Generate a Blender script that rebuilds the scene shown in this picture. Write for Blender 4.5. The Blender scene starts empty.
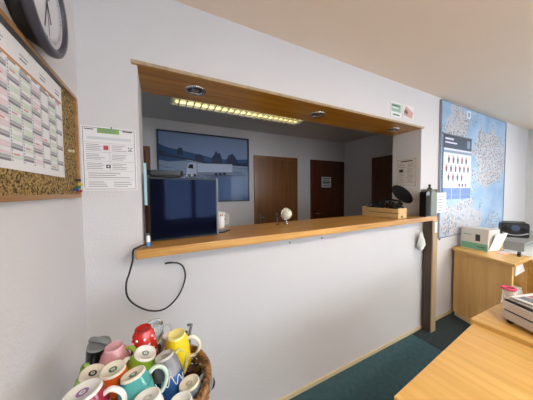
import bpy, bmesh, math, random
from mathutils import Vector, Matrix
S = bpy.context.scene
COL = S.collection
PI = math.pi
random.seed(7)

# ------------------------------------------------------------------ camera
cam_data = bpy.data.cameras.new('camera')
cam = bpy.data.objects.new('camera', cam_data); COL.objects.link(cam)
cam_data.sensor_width = 36.0; cam_data.lens = 36.0 * 213.32 / 533.0; cam_data.clip_start = 0.02
Rv = Vector((0.8906120604764788, -0.4546627447337018, -0.00958886255284594))
Dv = Vector((-0.026804035135083566, -0.03143279200274315, -0.9991463973249313))
Fv = Vector((0.45397323867637623, 0.8901088518479798, -0.040181219836547336))
M = Matrix((( Rv.x, -Dv.x, -Fv.x, 0.309), (Rv.y, -Dv.y, -Fv.y, -1.253), (Rv.z, -Dv.z, -Fv.z, 1.491), (0, 0, 0, 1)))
cam.matrix_world = M
S.camera = cam

# ------------------------------------------------------------------ light and exposure
S.view_settings.view_transform = 'Standard'
S.view_settings.look = 'None'
S.view_settings.exposure = 0.07
S.view_settings.gamma = 1.0
S.view_settings.use_curve_mapping = False
w = bpy.data.worlds.new('sky'); S.world = w; w.use_nodes = True
w.node_tree.nodes['Background'].inputs[0].default_value = (0.55, 0.80, 0.92, 1)
w.node_tree.nodes['Background'].inputs[1].default_value = .8

def area(name, loc, direction, sx, sy, power, color):
    l = bpy.data.lights.new(name, 'AREA'); l.shape = 'RECTANGLE'; l.size = sx; l.size_y = sy
    l.energy = power; l.color = color
    o = bpy.data.objects.new(name, l); COL.objects.link(o); o.location = loc
    o.rotation_euler = Vector(direction).to_track_quat('-Z', 'Z').to_euler()
    return o
DAY = (0.83, 0.89, 1.0)
area('daylight_street_windows', (1.35, -3.85, 1.6), (0, 1, 0), 2.0, 1.45, 93, DAY)
area('daylight_street_windows', (4.1, -3.85, 1.6), (0, 1, 0), 2.0, 1.45, 100, DAY)
area('daylight_side_window', (6.25, -1.9, 1.6), (-1, 0, 0), 1.9, 1.45, 93, DAY)
WARM = (1.0, .90, .74)
area('added_lamp_fill', (1.5, -2.1, 2.455), (0, 0, -1), 1.2, .28, 41, WARM)  # added fill from out of view, brightens the lower wall and desks
area('added_lamp_fill', (4.1, -2.1, 2.455), (0, 0, -1), 1.2, .28, 47, WARM)  # second added fill, also out of view

# ------------------------------------------------------------------ materials
def lin(c):
    return tuple((v/255/12.92 if v/255 <= .04045 else ((v/255+.055)/1.055)**2.4) for v in c) + (1,)
MATS = {}
def mat(name, rgb, rough=.6, metal=0., coat=0., bump=0., bscale=60., emit=0., trans=0., var=0., vscale=8., ior=1.45):
    if name in MATS: return MATS[name]
    m = bpy.data.materials.new(name); m.use_nodes = True; nt = m.node_tree; b = nt.nodes['Principled BSDF']
    b.inputs['Base Color'].default_value = lin(rgb); b.inputs['Roughness'].default_value = rough
    b.inputs['Metallic'].default_value = metal; b.inputs['Coat Weight'].default_value = coat
    b.inputs['Coat Roughness'].default_value = .03; b.inputs['IOR'].default_value = ior
    b.inputs['Transmission Weight'].default_value = trans
    if emit: b.inputs['Emission Color'].default_value = lin(rgb); b.inputs['Emission Strength'].default_value = emit
    if bump or var:
        tc = nt.nodes.new('ShaderNodeTexCoord'); n = nt.nodes.new('ShaderNodeTexNoise')
        n.inputs['Scale'].default_value = bscale; n.inputs['Detail'].default_value = 3
        nt.links.new(tc.outputs['Object'], n.inputs['Vector'])
        if bump:
            bp = nt.nodes.new('ShaderNodeBump'); bp.inputs['Strength'].default_value = bump; bp.inputs['Distance'].default_value = .003
            nt.links.new(n.outputs['Fac'], bp.inputs['Height']); nt.links.new(bp.outputs['Normal'], b.inputs['Normal'])
        if var:
            n2 = nt.nodes.new('ShaderNodeTexNoise'); n2.inputs['Scale'].default_value = vscale; n2.inputs['Detail'].default_value = 4
            nt.links.new(tc.outputs['Object'], n2.inputs['Vector'])
            r = nt.nodes.new('ShaderNodeValToRGB'); c = lin(rgb)
            r.color_ramp.elements[0].position = .3; r.color_ramp.elements[1].position = .7
            r.color_ramp.elements[0].color = tuple(max(0, x*(1-var)) for x in c[:3]) + (1,)
            r.color_ramp.elements[1].color = tuple(min(1, x*(1+var)) for x in c[:3]) + (1,)
            nt.links.new(n2.outputs['Fac'], r.inputs['Fac']); nt.links.new(r.outputs['Color'], b.inputs['Base Color'])
    MATS[name] = m; return m

def wood(name, a, b_, axis='x', scale=1.0, rough=.35, coat=.2):
    if name in MATS: return MATS[name]
    m = bpy.data.materials.new(name); m.use_nodes = True; nt = m.node_tree; b = nt.nodes['Principled BSDF']
    tc = nt.nodes.new('ShaderNodeTexCoord'); mp = nt.nodes.new('ShaderNodeMapping')
    s = [28*scale]*3; s['xyz'.index(axis)] = 1.6*scale; mp.inputs['Scale'].default_value = s
    n = nt.nodes.new('ShaderNodeTexNoise'); n.inputs['Scale'].default_value = 1.; n.inputs['Detail'].default_value = 5; n.inputs['Distortion'].default_value = .6
    r = nt.nodes.new('ShaderNodeValToRGB'); r.color_ramp.elements[0].position = .32; r.color_ramp.elements[1].position = .68
    r.color_ramp.elements[0].color = lin(a); r.color_ramp.elements[1].color = lin(b_)
    nt.links.new(tc.outputs['Object'], mp.inputs['Vector']); nt.links.new(mp.outputs['Vector'], n.inputs['Vector'])
    nt.links.new(n.outputs['Fac'], r.inputs['Fac']); nt.links.new(r.outputs['Color'], b.inputs['Base Color'])
    b.inputs['Roughness'].default_value = rough; b.inputs['Coat Weight'].default_value = coat; b.inputs['Coat Roughness'].default_value = .15
    MATS[name] = m; return m

def ramp_mat(name, kind, scale, stops, rough=.8, bump=0, space='Object', stretch=(1, 1, 1)):
    m = bpy.data.materials.new(name); m.use_nodes = True; nt = m.node_tree; b = nt.nodes['Principled BSDF']
    tc = nt.nodes.new('ShaderNodeTexCoord'); mp = nt.nodes.new('ShaderNodeMapping'); mp.inputs['Scale'].default_value = stretch
    nt.links.new(tc.outputs[space], mp.inputs['Vector'])
    n = nt.nodes.new('ShaderNodeTexNoise' if kind == 'noise' else 'ShaderNodeTexVoronoi'); n.inputs['Scale'].default_value = scale
    if kind == 'noise': n.inputs['Detail'].default_value = 4
    nt.links.new(mp.outputs['Vector'], n.inputs['Vector'])
    r = nt.nodes.new('ShaderNodeValToRGB')
    while len(r.color_ramp.elements) < len(stops): r.color_ramp.elements.new(.5)
    for e, (p, c) in zip(r.color_ramp.elements, stops): e.position = p; e.color = lin(c)
    nt.links.new(n.outputs['Fac' if kind == 'noise' else 'Distance'], r.inputs['Fac'])
    nt.links.new(r.outputs['Color'], b.inputs['Base Color']); b.inputs['Roughness'].default_value = rough
    if bump:
        bp = nt.nodes.new('ShaderNodeBump'); bp.inputs['Strength'].default_value = bump; bp.inputs['Distance'].default_value = .004
        nt.links.new(n.outputs['Fac' if kind == 'noise' else 'Distance'], bp.inputs['Height']); nt.links.new(bp.outputs['Normal'], b.inputs['Normal'])
    MATS[name] = m; return m

WALL = mat('white_wallpaper', (214, 211, 213), .85, bump=.55, bscale=95)
WALLB = mat('far_room_paint', (224, 218, 218), .85, bump=.3, bscale=95)
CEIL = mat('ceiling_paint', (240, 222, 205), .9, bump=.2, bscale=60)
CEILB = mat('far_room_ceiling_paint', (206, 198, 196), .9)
OAK = wood('oak_veneer_counter', (180, 128, 60), (214, 162, 86), 'x')
OAKY = wood('beech_veneer_desk', (208, 160, 84), (228, 182, 106), 'y', .8)
OAKZ = wood('beech_veneer_cabinet', (212, 164, 94), (230, 186, 116), 'z', .8)
SOFFIT = wood('varnished_soffit_board', (168, 106, 24), (204, 146, 48), 'x', 1, .3, .3)
DOORW = wood('dark_door_veneer', (84, 38, 20), (108, 54, 30), 'z', .8, .35, .2)
DOORM = wood('brown_door_veneer', (118, 74, 40), (146, 94, 52), 'z', .8, .35, .2)
POSTD = wood('dark_wood_post', (64, 48, 38), (84, 64, 50), 'z', 1)
POSTL = wood('pale_wood_post', (166, 142, 112), (188, 164, 132), 'z', 1)
CRATE = wood('pale_crate_wood', (196, 160, 104), (220, 186, 130), 'y', 1, .6, 0)
CARPET = mat('teal_carpet', (58, 88, 96), .95, bump=.8, bscale=220, var=.18, vscale=30)
FLOOR_DARK = mat('dark_grey_floor', (44, 58, 62), .95, bump=.8, bscale=220, var=.2, vscale=30)
CORK = ramp_mat('cork', 'noise', 150, [(.40, (58, 42, 20)), (.48, (140, 112, 64)), (.66, (180, 152, 100))], .9, .3)
WHITE = mat('white_paper', (232, 230, 232), .6)
INK = mat('grey_print', (135, 135, 142), .7)
DARKINK = mat('dark_print', (50, 50, 60), .7)
BLACK = mat('black_plastic', (16, 16, 18), .35)
CHROME = mat('chrome', (205, 205, 205), .18, 1.)
SILVER = mat('silver_plastic', (170, 172, 178), .35, .4)
GREY = mat('grey_plastic', (120, 122, 122), .5)
FRAMEW = wood('oak_board_frame', (150, 104, 60), (178, 130, 80), 'y', 1)
GLASS = mat('clear_glass', (240, 245, 245), .02, trans=1.)
LGREY = mat('light_grey_laminate', (150, 150, 148), .5)

# ------------------------------------------------------------------ mesh helpers
class MB:
    def __init__(s): s.v = []; s.f = []; s.m = []; s.sm = []
    def add(s, vs, fs, m=0, smooth=False, T=None):
        o = len(s.v)
        for v in vs:
            v = Vector(v); s.v.append(tuple(T @ v) if T else tuple(v))
        for f in fs: s.f.append(tuple(i+o for i in f)); s.m.append(m); s.sm.append(smooth)
        return s
    def box(s, x0, x1, y0, y1, z0, z1, m=0, T=None):
        v = [(x0,y0,z0),(x1,y0,z0),(x1,y1,z0),(x0,y1,z0),(x0,y0,z1),(x1,y0,z1),(x1,y1,z1),(x0,y1,z1)]
        return s.add(v, [(0,3,2,1),(4,5,6,7),(0,1,5,4),(1,2,6,5),(2,3,7,6),(3,0,4,7)], m, False, T)
    def prism(s, pts, z0, z1, m=0, T=None):
        n = len(pts)
        v = [(x, y, z0) for x, y in pts] + [(x, y, z1) for x, y in pts]
        f = [tuple(range(n))[::-1], tuple(range(n, 2*n))] + [(i, (i+1) % n, n+(i+1) % n, n+i) for i in range(n)]
        return s.add(v, f, m, False, T)
    def lathe(s, prof, seg=32, m=0, T=None, smooth=True, mats=None):
        v = []
        for r, z in prof:
            for k in range(seg):
                a = 2*PI*k/seg; v.append((r*math.cos(a), r*math.sin(a), z))
        for i in range(len(prof)-1):
            fs = [(i*seg+k, i*seg+(k+1) % seg, (i+1)*seg+(k+1) % seg, (i+1)*seg+k) for k in range(seg)]
            if i == 0:
                o0 = len(s.v); s.add(v, [], 0, False, T)
            for f in fs: s.f.append(tuple(x+o0 for x in f)); s.m.append(mats[i] if mats else m); s.sm.append(smooth)
        return s
    def tube(s, path, r, seg=8, m=0, closed=False, T=None, flat=1.0):
        P = [Vector(p) for p in path]; n = len(P); v = []; 
        up = None
        for i in range(n):
            if closed: t = (P[(i+1) % n]-P[i-1]).normalized()
            else: t = (P[min(i+1, n-1)]-P[max(i-1, 0)]).normalized()
            if up is None:
                up = Vector((0, 0, 1)) if abs(t.z) < .9 else Vector((1, 0, 0))
            a = t.cross(up); a.normalize(); b = a.cross(t).normalized(); up = b
            rr = r[i] if isinstance(r, (list, tuple)) else r
            for k in range(seg):
                q = 2*PI*k/seg; v.append(P[i]+a*math.cos(q)*rr*flat+b*math.sin(q)*rr)
        f = []
        for i in range(n if closed else n-1):
            j = (i+1) % n
            for k in range(seg): f.append((i*seg+k, i*seg+(k+1) % seg, j*seg+(k+1) % seg, j*seg+k))
        if not closed: f.append(tuple(range(seg))[::-1]); f.append(tuple((n-1)*seg+k for k in range(seg)))
        return s.add(v, f, m, True, T)
    def build(s, name, mats, parent=None, bevel=0., loc=None, rot=None):
        me = bpy.data.meshes.new(name)
        if loc is not None and parent is None:
            L = Vector(loc); vs = [tuple(Vector(v)-L) for v in s.v]
        else: vs = s.v
        me.from_pydata(vs, [], s.f)
        for m in (mats if isinstance(mats, (list, tuple)) else [mats]): me.materials.append(m)
        for p, mi, sm in zip(me.polygons, s.m, s.sm): p.material_index = mi; p.use_smooth = sm
        bm = bmesh.new(); bm.from_mesh(me); bmesh.ops.recalc_face_normals(bm, faces=bm.faces); bm.to_mesh(me); bm.free()
        me.update()
        o = bpy.data.objects.new(name, me); COL.objects.link(o)
        if parent is not None: o.parent = parent
        elif loc is not None: o.location = loc
        if bevel:
            b = o.modifiers.new('bevel', 'BEVEL'); b.width = bevel; b.segments = 2; b.limit_method = 'ANGLE'
        return o

def tag(o, label, cat, group=None, kind=None):
    o['label'] = label; o['category'] = cat
    if group: o['group'] = group
    if kind: o['kind'] = kind
    return o
def struct(o, label=None, cat=None):
    o['kind'] = 'structure'
    if label: o['label'] = label; o['category'] = cat
    return o
def empty(name, loc, label=None, cat=None, group=None, rz=0.):
    o = bpy.data.objects.new(name, None); COL.objects.link(o); o.location = loc; o.rotation_euler = (0, 0, rz); o.empty_display_size = .05
    if label: tag(o, label, cat, group)
    return o
def bx(*a, **k): return MB().box(*a, **k)
def smooth_path(pts, n=8, closed=False):
    P = [Vector(p) for p in pts]; out = []; N = len(P)
    for i in range(N if closed else N-1):
        if closed: p0, p1, p2, p3 = P[i-1], P[i], P[(i+1) % N], P[(i+2) % N]
        else: p0, p1, p2, p3 = P[max(i-1, 0)], P[i], P[i+1], P[min(i+2, N-1)]
        for k in range(n):
            t = k/n
            out.append(.5*((2*p1)+(p2-p0)*t+(2*p0-5*p1+4*p2-p3)*t*t+(3*p1-3*p2+p3-p0)*t**3))
    if not closed: out.append(P[-1])
    return out

# ------------------------------------------------------------------ the setting
XR, YF, H = 5.99, -3.6, 2.5
BX, BY = 3.87, 2.06
T0 = .25
m = MB()
m.box(0, .235, 0, .30, 0, H); m.box(2.75, XR, 0, .30, 0, H); m.box(.235, 2.75, 0, .30, 0, 1.176); m.box(.235, 2.75, 0, .30, 2.14, H)
struct(m.build('wall_back', WALL), 'white textured wall with the long wood-trimmed serving hatch', 'wall')
struct(bx(-T0, 0, YF-T0, 0.0, 0, H).build('wall_left', WALL), 'white textured wall on the left with the cork board and clock', 'wall')
def wall_with_windows(name, axis, pos, thick, a0, a1, holes, z0, z1, mm):
    mb = MB(); cur = a0
    def b(u0, u1, za, zb):
        if axis == 'x': mb.box(u0, u1, min(pos, pos+thick), max(pos, pos+thick), za, zb)
        else: mb.box(min(pos, pos+thick), max(pos, pos+thick), u0, u1, za, zb)
    for h0, h1, hz0, hz1 in holes:
        b(cur, h0, z0, z1); b(h0, h1, z0, hz0); b(h0, h1, hz1, z1); cur = h1
    b(cur, a1, z0, z1)
    return struct(mb.build(name, mm))
HW = [(.4, 2.3, .85, 2.25), (3.15, 5.05, .85, 2.25)]
wall_with_windows('wall_front', 'x', YF, -T0, 0, XR, HW, 0, H, WALL)
wall_with_windows('wall_right', 'y', XR, T0, YF-T0, .3, [(-2.8, -1.0, .85, 2.25)], 0, H, WALL)
FRM = mat('white_window_frame', (225, 225, 225), .4)
def window(n, axis, pos, a0, a1, z0, z1):
    r = empty('window_%d' % n, (0, 0, 0)); r['kind'] = 'structure'
    fr = MB(); sash = (a1-a0)/3
    def b(mb, u0, u1, za, zb, d0=-.03, d1=.03):
        if axis == 'x': mb.box(u0, u1, pos+d0, pos+d1, za, zb)
        else: mb.box(pos+d0, pos+d1, u0, u1, za, zb)
    b(fr, a0, a1, z0, z0+.06); b(fr, a0, a1, z1-.06, z1); 
    for k in range(4):
        c = a0+sash*k; b(fr, max(a0, c-.04), min(a1, c+.04), z0, z1)
    fr.build('window_frame', FRM, r)
    g = MB(); b(g, a0+.02, a1-.02, z0+.02, z1-.02, -.004, .004); g.build('window_pane', GLASS, r)
    sl = MB(); 
    if axis == 'x': sl.box(a0-.05, a1+.05, YF, YF+.16, z0-.04, z0)
    else: sl.box(XR-.16, XR, a0-.05, a1+.05, z0-.04, z0)
    sl.build('window_sill', FRM, r)
window(1, 'x', YF-.12, .4, 2.3, .85, 2.25)
window(2, 'x', YF-.12, 3.15, 5.05, .85, 2.25)
window(3, 'y', XR+.12, -2.8, -1.0, .85, 2.25)
struct(bx(-T0, XR+T0, YF-T0, BY+.2, -.12, 0).build('floor', CARPET), 'teal green carpet floor', 'floor')
struct(bx(-T0, XR+T0, YF-T0, .15, H, H+.12).build('ceiling', CEIL), 'plain beige ceiling above the office', 'ceiling')
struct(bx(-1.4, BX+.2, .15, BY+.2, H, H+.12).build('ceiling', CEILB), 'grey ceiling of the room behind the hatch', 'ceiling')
# far room walls (a glazed door at the far left lets daylight in)
m = MB(); m.box(-.72, -.70, BY, BY+.2, 0, H)
m = MB(); m.box(-1.4, -.66, BY, BY+.2, 0, H); m.box(.234, BX+.2, BY, BY+.2, 0, H); m.box(-.66, .234, BY, BY+.2, 2.11, H)
struct(m.build('wall_far', WALLB), 'grey-lit white wall of the room behind the hatch', 'wall')
struct(bx(BX, BX+.2, .3, BY, 0, H).build('wall_far_right', WALLB), 'side wall of the room behind the hatch with the third door', 'wall')
struct(bx(-1.4, -1.2, .3, BY, 0, H).build('wall_far_left', WALLB))
struct(bx(-1.2, 0, .1, .3, 0, H).build('wall_far_near', WALLB))
# wood lining under the header and its thin edge strip
struct(bx(.212, 2.765, -.012, .315, 2.121, 2.139).build('trim_1', SOFFIT, bevel=.002), 'orange-brown varnished board lining the top of the hatch', 'soffit')
struct(bx(.21, 2.767, -.017, -.012, 2.122, 2.138).build('trim_2', POSTL))
struct(bx(0, XR, -.012, 0, 0, .028).build('baseboard_back', mat('cream_skirting', (214, 196, 160), .5)))
struct(bx(0, .012, YF, -.012, 0, .035).build('baseboard_left', MATS['cream_skirting']))
tag(MB().prism([(2.62, -1.75), (3.19, -1.75), (3.19, -.60), (3.40, -.02), (2.62, -.02)], 0, .006).build('dark_floor_area', FLOOR_DARK), 'darker grey floor area between the desks and the post', 'mat')  # thin slab that makes this part of the floor darker

# doors of the far room
def door(n, axis, pos, a0, a1, ztop, mm, label, handle_side, sign=False, glazed=False):
    r = empty('door_%d' % n, (0, 0, 0)); r['kind'] = 'structure'; r['label'] = label; r['category'] = 'door'
    def b(mb, u0, u1, d0, d1, za, zb, mi=0):
        if axis == 'x': mb.box(u0, u1, pos-d1, pos-d0, za, zb, mi)
        else: mb.box(pos-d1, pos-d0, u0, u1, za, zb, mi)
    f = MB(); fw = .05
    b(f, a0, a0+fw, 0, .03, 0, ztop); b(f, a1-fw, a1, 0, .03, 0, ztop); b(f, a0+fw, a1-fw, 0, .03, ztop-fw, ztop)
    f.build('door_frame', mm, r)
    l = MB()
    if glazed:
        for (u0, u1, za, zb) in ((a0+fw, a0+fw+.1, 0, ztop-fw), (a1-fw-.001, a1-fw, 0, ztop-fw), (a0+fw+.1, a1-fw, 0, 1.32), (a0+fw+.1, a1-fw, 1.89, ztop-fw)): b(l, u0, u1, -.03, .01, za, zb)
        l.build('door_leaf', DOORW, r)
        g = MB(); b(g, a0+fw+.1, a1-fw-.001, -.02, -.014, 1.32, 1.89); g.build('door_pane', GLASS, r)
    else:
        b(l, a0+fw, a1-fw, 0, .016, .005, ztop-fw); lf = l.build('door_leaf', mm, r)
        hx = a0+fw+.06 if handle_side < 0 else a1-fw-.06; s = -handle_side
        h = MB()
        if axis == 'x':
            h.box(hx-.018, hx+.018, pos-.022, pos-.016, .95, 1.12); h.tube([(hx, pos-.02, 1.05), (hx, pos-.065, 1.05), (hx+s*.03, pos-.07, 1.05), (hx+s*.12, pos-.07, 1.05)], .009)
        else:
            h.box(pos-.022, pos-.016, hx-.018, hx+.018, .95, 1.12); h.tube([(pos-.02, hx, 1.05), (pos-.065, hx, 1.05), (pos-.07, hx+s*.03, 1.05), (pos-.07, hx+s*.12, 1.05)], .009)
        h.build('door_handle', CHROME, lf)
    return r
door(1, 'x', BY, 1.76, 2.637, 2.10, DOORM, 'brown wooden door right of the truck picture', -1)
door(2, 'x', BY, 2.955, 3.83, 2.095, DOORW, 'dark red-brown door with a small paper sign, near the far corner', -1)
door(3, 'y', BX, .52, 1.385, 2.085, DOORW, 'dark door on the side wall seen behind the crate', 1)
door(4, 'x', BY, -.66, .234, 2.11, DOORM, 'glazed door at the far left with a bright glass strip', -1, glazed=True)
m = MB(); m.box(3.225, 3.47, BY-.02, BY-.0165, 1.56, 1.77)
for k, (a, b_) in enumerate(((1.735, 1.75), (1.70, 1.715), (1.655, 1.68), (1.625, 1.64), (1.585, 1.60))): m.box(3.25, 3.445-.02*(k % 2), BY-.0212, BY-.02, a, b_, 1)
tag(m.build('paper_sign', [WHITE, DARKINK], loc=(3.35, BY-.018, 1.56)), 'small white printed paper sign on the dark red-brown door', 'sign')

# ------------------------------------------------------------------ counter and post
c = empty('service_counter', (.21, .1, 1.178), 'long oak counter board running through the wall hatch', 'counter')
MB().box(0, 2.67, -.2, .26, 0, .044).build('counter_top', OAK, c, bevel=.004)
p = empty('wooden_post', (2.84, -.06, 0), 'dark post with a pale front under the right end of the counter', 'post')
bx(-.042, .042, -.03, .045, .006, 1.177).build('post_core', POSTD, p, bevel=.002)
bx(-.040, .044, -.042, -.03, .006, 1.177).build('front_board', POSTL, p, bevel=.002)['label'] = 'pale front board'
bx(-.01, .03, -.0440, -.0425, 1.05, 1.16).build('label_strip', WHITE, p)
# screws on the wall strip under the counter
for sx in (1.13, 1.42):
    m = MB(); T = Matrix.Translation((sx, 0, 1.13)) @ Matrix.Rotation(PI/2, 4, 'X')
    m.lathe([(0, .004), (.004, .0038), (.0065, .002), (.007, 0)], 12, T=T)
    tag(m.build('screw', GREY, loc=(sx, 0, 1.13)), 'small %s screw head in the wall just below the counter' % ('left' if sx < 1.3 else 'right'), 'screw', 'screws below the counter')
# small screws in soffit strip omitted at photo scale; recessed spot lamps in the lining
for sx, w_ in ((.535, 'leftmost'), (1.5, 'middle'), (2.5, 'rightmost')):
    r = empty('recessed_spot_lamp', (sx, .145, 2.121), '%s recessed chrome spot lamp in the wooden lining over the hatch' % w_, 'lamp', 'recessed spot lamps over the hatch')
    MB().lathe([(.042, .0), (.044, -.006), (.058, -.008), (.064, -.002), (.064, 0)], 32).build('ring', CHROME, r)
    MB().lathe([(.042, .0), (.040, -.001), (.026, -.0008), (.0, -.0008)], 32, mats=[0, 0, 0]).build('lamp_well', BLACK, r)
    MB().lathe([(.024, -.001), (.018, -.005), (.008, -.007), (0, -.007)], 20).build('bulb', mat('lamp_reflector', (190, 190, 195), .2, .7), r)

for lx, lb_ in ((1.5, 'added unseen white ceiling lamp, the one nearer the clock wall'), (4.1, 'added unseen white ceiling lamp, the one nearer the map')):  # housings for the added fill lights, unseen behind the camera
    r = empty('added_ceiling_lamp', (lx, -2.1, 2.5), lb_, 'lamp', 'added unseen ceiling lamps')
    bx(-.63, .63, -.16, .16, -.04, 0).build('housing', mat('lamp_housing', (215, 215, 212), .5), r, bevel=.004)

# louvre lamp on the far ceiling
r = empty('louvre_ceiling_lamp', (1.29, 1.22, 2.5), 'long louvred ceiling lamp in the room behind the hatch', 'lamp')
L, W_ = 1.66, .23
LM = mat('louvre_metal', (225, 222, 205), .22, .9)
m = MB(); m.box(-L/2, L/2, -W_/2, -W_/2+.012, -.045, 0); m.box(-L/2, L/2, W_/2-.012, W_/2, -.05, 0); m.box(-L/2, -L/2+.012, -W_/2+.012, W_/2-.012, -.05, 0); m.box(L/2-.012, L/2, -W_/2+.012, W_/2-.012, -.05, 0)
m.box(-L/2+.012, L/2-.012, -W_/2+.012, W_/2-.012, -.006, 0)
m.build('housing', mat('lamp_housing', (215, 215, 212), .5), r)
m = MB()
N = 22
m.prism([(-.006, 0), (.006, 0), (.001, .05), (-.001, .05)], -L/2+.012, L/2-.012, T=Matrix(((0, 0, 1, 0), (1, 0, 0, 0), (0, 1, 0, -.0), (0, 0, 0, 1))) @ Matrix.Translation((0, -.068, 0)))
for k in range(1, N):
    x = -L/2+L*k/N
    for (ya, yb) in ((-W_/2+.012, -.006), (.006, W_/2-.012)):
        m.add([(x-.007, ya, -.068), (x+.007, ya, -.068), (x+.001, ya, -.025), (x-.001, ya, -.025), (x-.007, yb, -.068), (x+.007, yb, -.068), (x+.001, yb, -.025), (x-.001, yb, -.025)],
              [(0, 1, 2, 3), (7, 6, 5, 4), (0, 4, 5, 1), (1, 5, 6, 2), (2, 6, 7, 3), (3, 7, 4, 0)])
m.build('louvre_grid', LM, r)
for yy in (-.055, .055):
    MB().tube([(-L/2+.05, yy, -.022), (L/2-.05, yy, -.022)], .011, 12).build('fluorescent_tube', mat('lit_tube', (255, 240, 190), .4, emit=2.6), r)
# ------------------------------------------------------------------ left wall: cork board, calendar, clock
r = empty('cork_board', (0, -.6, 1.47), 'wood-framed cork board hanging on the left wall', 'board')
B0, B1, Z0, Z1 = -1.15, -.072, 1.473, 1.893
def lb(mb, y0, y1, z0, z1, x0, x1, mi=0): return mb.box(x0, x1, y0+.6, y1+.6, z0-1.47, z1-1.47, mi)
m = MB(); fw = .014
lb(m, B0, B1, Z0, Z0+fw, 0, .018); lb(m, B0, B1, Z1-fw, Z1, 0, .018); lb(m, B0, B0+fw, Z0+fw, Z1-fw, 0, .018); lb(m, B1-fw, B1, Z0+fw, Z1-fw, 0, .018)
m.build('board_frame', FRAMEW, r, bevel=.0015)
lb(MB(), B0+fw, B1-fw, Z0+fw, Z1-fw, 0, .009).build('cork_panel', CORK, r)
# year planner
r = empty('wall_calendar', (.010, -.58, 1.548), 'large white year planner with grey blocks pinned on the cork board', 'calendar')
YR, YL = -.227, -.97
def cb(mb, y0, y1, z0, z1, x0, x1, mi=0): return mb.box(x0, x1, y0+.58, y1+.58, z0-1.548, z1-1.548, mi)
sheet = cb(MB(), YL, YR, 1.548, 1.876, 0, .0008).build('sheet', WHITE, r)
cb(MB(), YL-.005, YR+.004, 1.868, 1.879, 0, .006).build('hanging_rail', mat('dark_rail', (84, 80, 84), .4, .3), r)
PRT = [mat('planner_grey', (176, 176, 182), .7), mat('planner_pink', (226, 206, 214), .7), mat('planner_green', (208, 220, 204), .7), mat('planner_orange', (196, 140, 84), .7), mat('planner_line', (180, 180, 188), .7), mat('planner_dark', (138, 136, 146), .7), mat('planner_red', (218, 150, 164), .7)]
g = MB()
cb(g, YL+.01, YR-.005, 1.806, 1.8125, .0008, .0012, 3)
ncol = 14; cw = (YR-YL-.02)/ncol; rows = 31; zt, zb = 1.80, 1.566; rh = (zt-zb)/rows
for c_ in range(ncol):
    ya = YR-.008-cw*(c_+1); yb = ya+cw
    cb(g, yb-.0008, yb, zb, zt, .0008, .0011, 4)
    tint = [None, 2, None, 1, 2, 2, 1, None, 1, None, 2, 1, None, 2][c_]
    off = (c_*3+2) % 7
    cb(g, ya+.006, yb-.014, zt+.001, zt+.005, .0008, .0012, 5)
    # name in the header strip
    if c_ % 2 == 0:
        for q in range(2): cb(g, ya+.006, yb-.006-.008*q, 1.838-.010*q, 1.842-.010*q, .0008, .0012, 5 if q else 0)
    for k in range(rows):
        z1 = zt-rh*k-.0008; z0 = z1-rh+.0012
        if (k+off) % 7 in (0, 1): cb(g, ya+.002, yb-.002, z0, z1, .0008, .0012, 0 if (k+off) % 7 == 0 else 5)
        else:
            if tint and (k*7+c_*3) % 3: cb(g, ya+.012, yb-.002, z0, z1, .0008, .0011, tint)
            cb(g, ya+.002, ya+.008, z0+.001, z1-.001, .0011, .0013, 0)
            if (k*5+c_*11) % 13 == 0: cb(g, ya+.012, ya+.034, z0+.001, z1-.001, .0011, .0014, 6)
g.build('planner_grid', PRT, sheet)
def pin(y, z, color, label, x=.009):
    m = MB(); T = Matrix.Translation((x, y, z)) @ Matrix.Rotation(PI/2, 4, 'Y')
    m.lathe([(0, 0), (.0012, 0), (.0012, .004), (.006, .005), (.0055, .008), (.0035, .011), (.0045, .016), (.0062, .018), (.005, .020), (0, .0205)], 16, T=T)
    tag(m.build('push_pin', color, loc=(x, y, z)), label, 'push pin', 'push pins on the cork board')
PY = mat('yellow_plastic', (214, 200, 70), .4); PG = mat('green_plastic', (60, 130, 80), .4); PRD = mat('red_plastic', (180, 50, 50), .4); PB = mat('blue_plastic', (50, 80, 160), .4)
pin(-.185, 1.652, mat('cream_plastic', (226, 214, 180), .4), 'cream push pin alone on bare cork right of the calendar')
pin(-.120, 1.545, BLACK, 'black push pin, topmost of the cluster in the corner of the cork board')
pin(-.098, 1.528, PY, 'yellow push pin in the corner cluster of the cork board')
pin(-.125, 1.515, PG, 'green push pin in the corner cluster of the cork board')
pin(-.075, 1.512, mat('white_plastic', (230, 230, 228), .35), 'white push pin in the corner cluster of the cork board')
pin(-.150, 1.505, PB, 'blue push pin in the corner cluster of the cork board')
pin(-.108, 1.500, PRD, 'red push pin, lowest in the corner cluster of the cork board')
# wall clock
r = empty('wall_clock', (0, -.440, 2.020), 'round grey-rimmed wall clock above the cork board', 'clock')
TX = Matrix.Rotation(PI/2, 4, 'Y')
MB().lathe([(0, 0), (.105, 0), (.112, .012), (.126, .036), (.130, .044), (0, .044)], 64, T=TX).build('case', BLACK, r)
MB().lathe([(.114, .050), (.115, .057), (.119, .060), (.130, .060), (.136, .056), (.138, .048), (.136, .040), (.128, .040)], 64, T=TX).build('bezel', mat('grey_bezel', (66, 64, 76), .35), r)
f = MB().lathe([(.114, .047), (.114, .050), (.088, .050), (.086, .0495), (0, .0495)], 64, T=TX, mats=[0, 0, 1, 1], smooth=False)
dial = f.build('dial', [mat('dial_ring', (196, 196, 204), .5), mat('dial_face', (214, 212, 218), .5)], r)
m = MB()
for k in range(60):
    a = 2*PI*k/60; l = .010 if k % 5 == 0 else .005; wd = .0012 if k % 5 == 0 else .0006
    T = TX @ Matrix.Rotation(a, 4, 'Z') @ Matrix.Translation((.098, 0, .0503)); m.box(-l/2, l/2, -wd, wd, 0, .0004, T=T)
m.build('tick_marks', DARKINK, dial)
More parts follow.
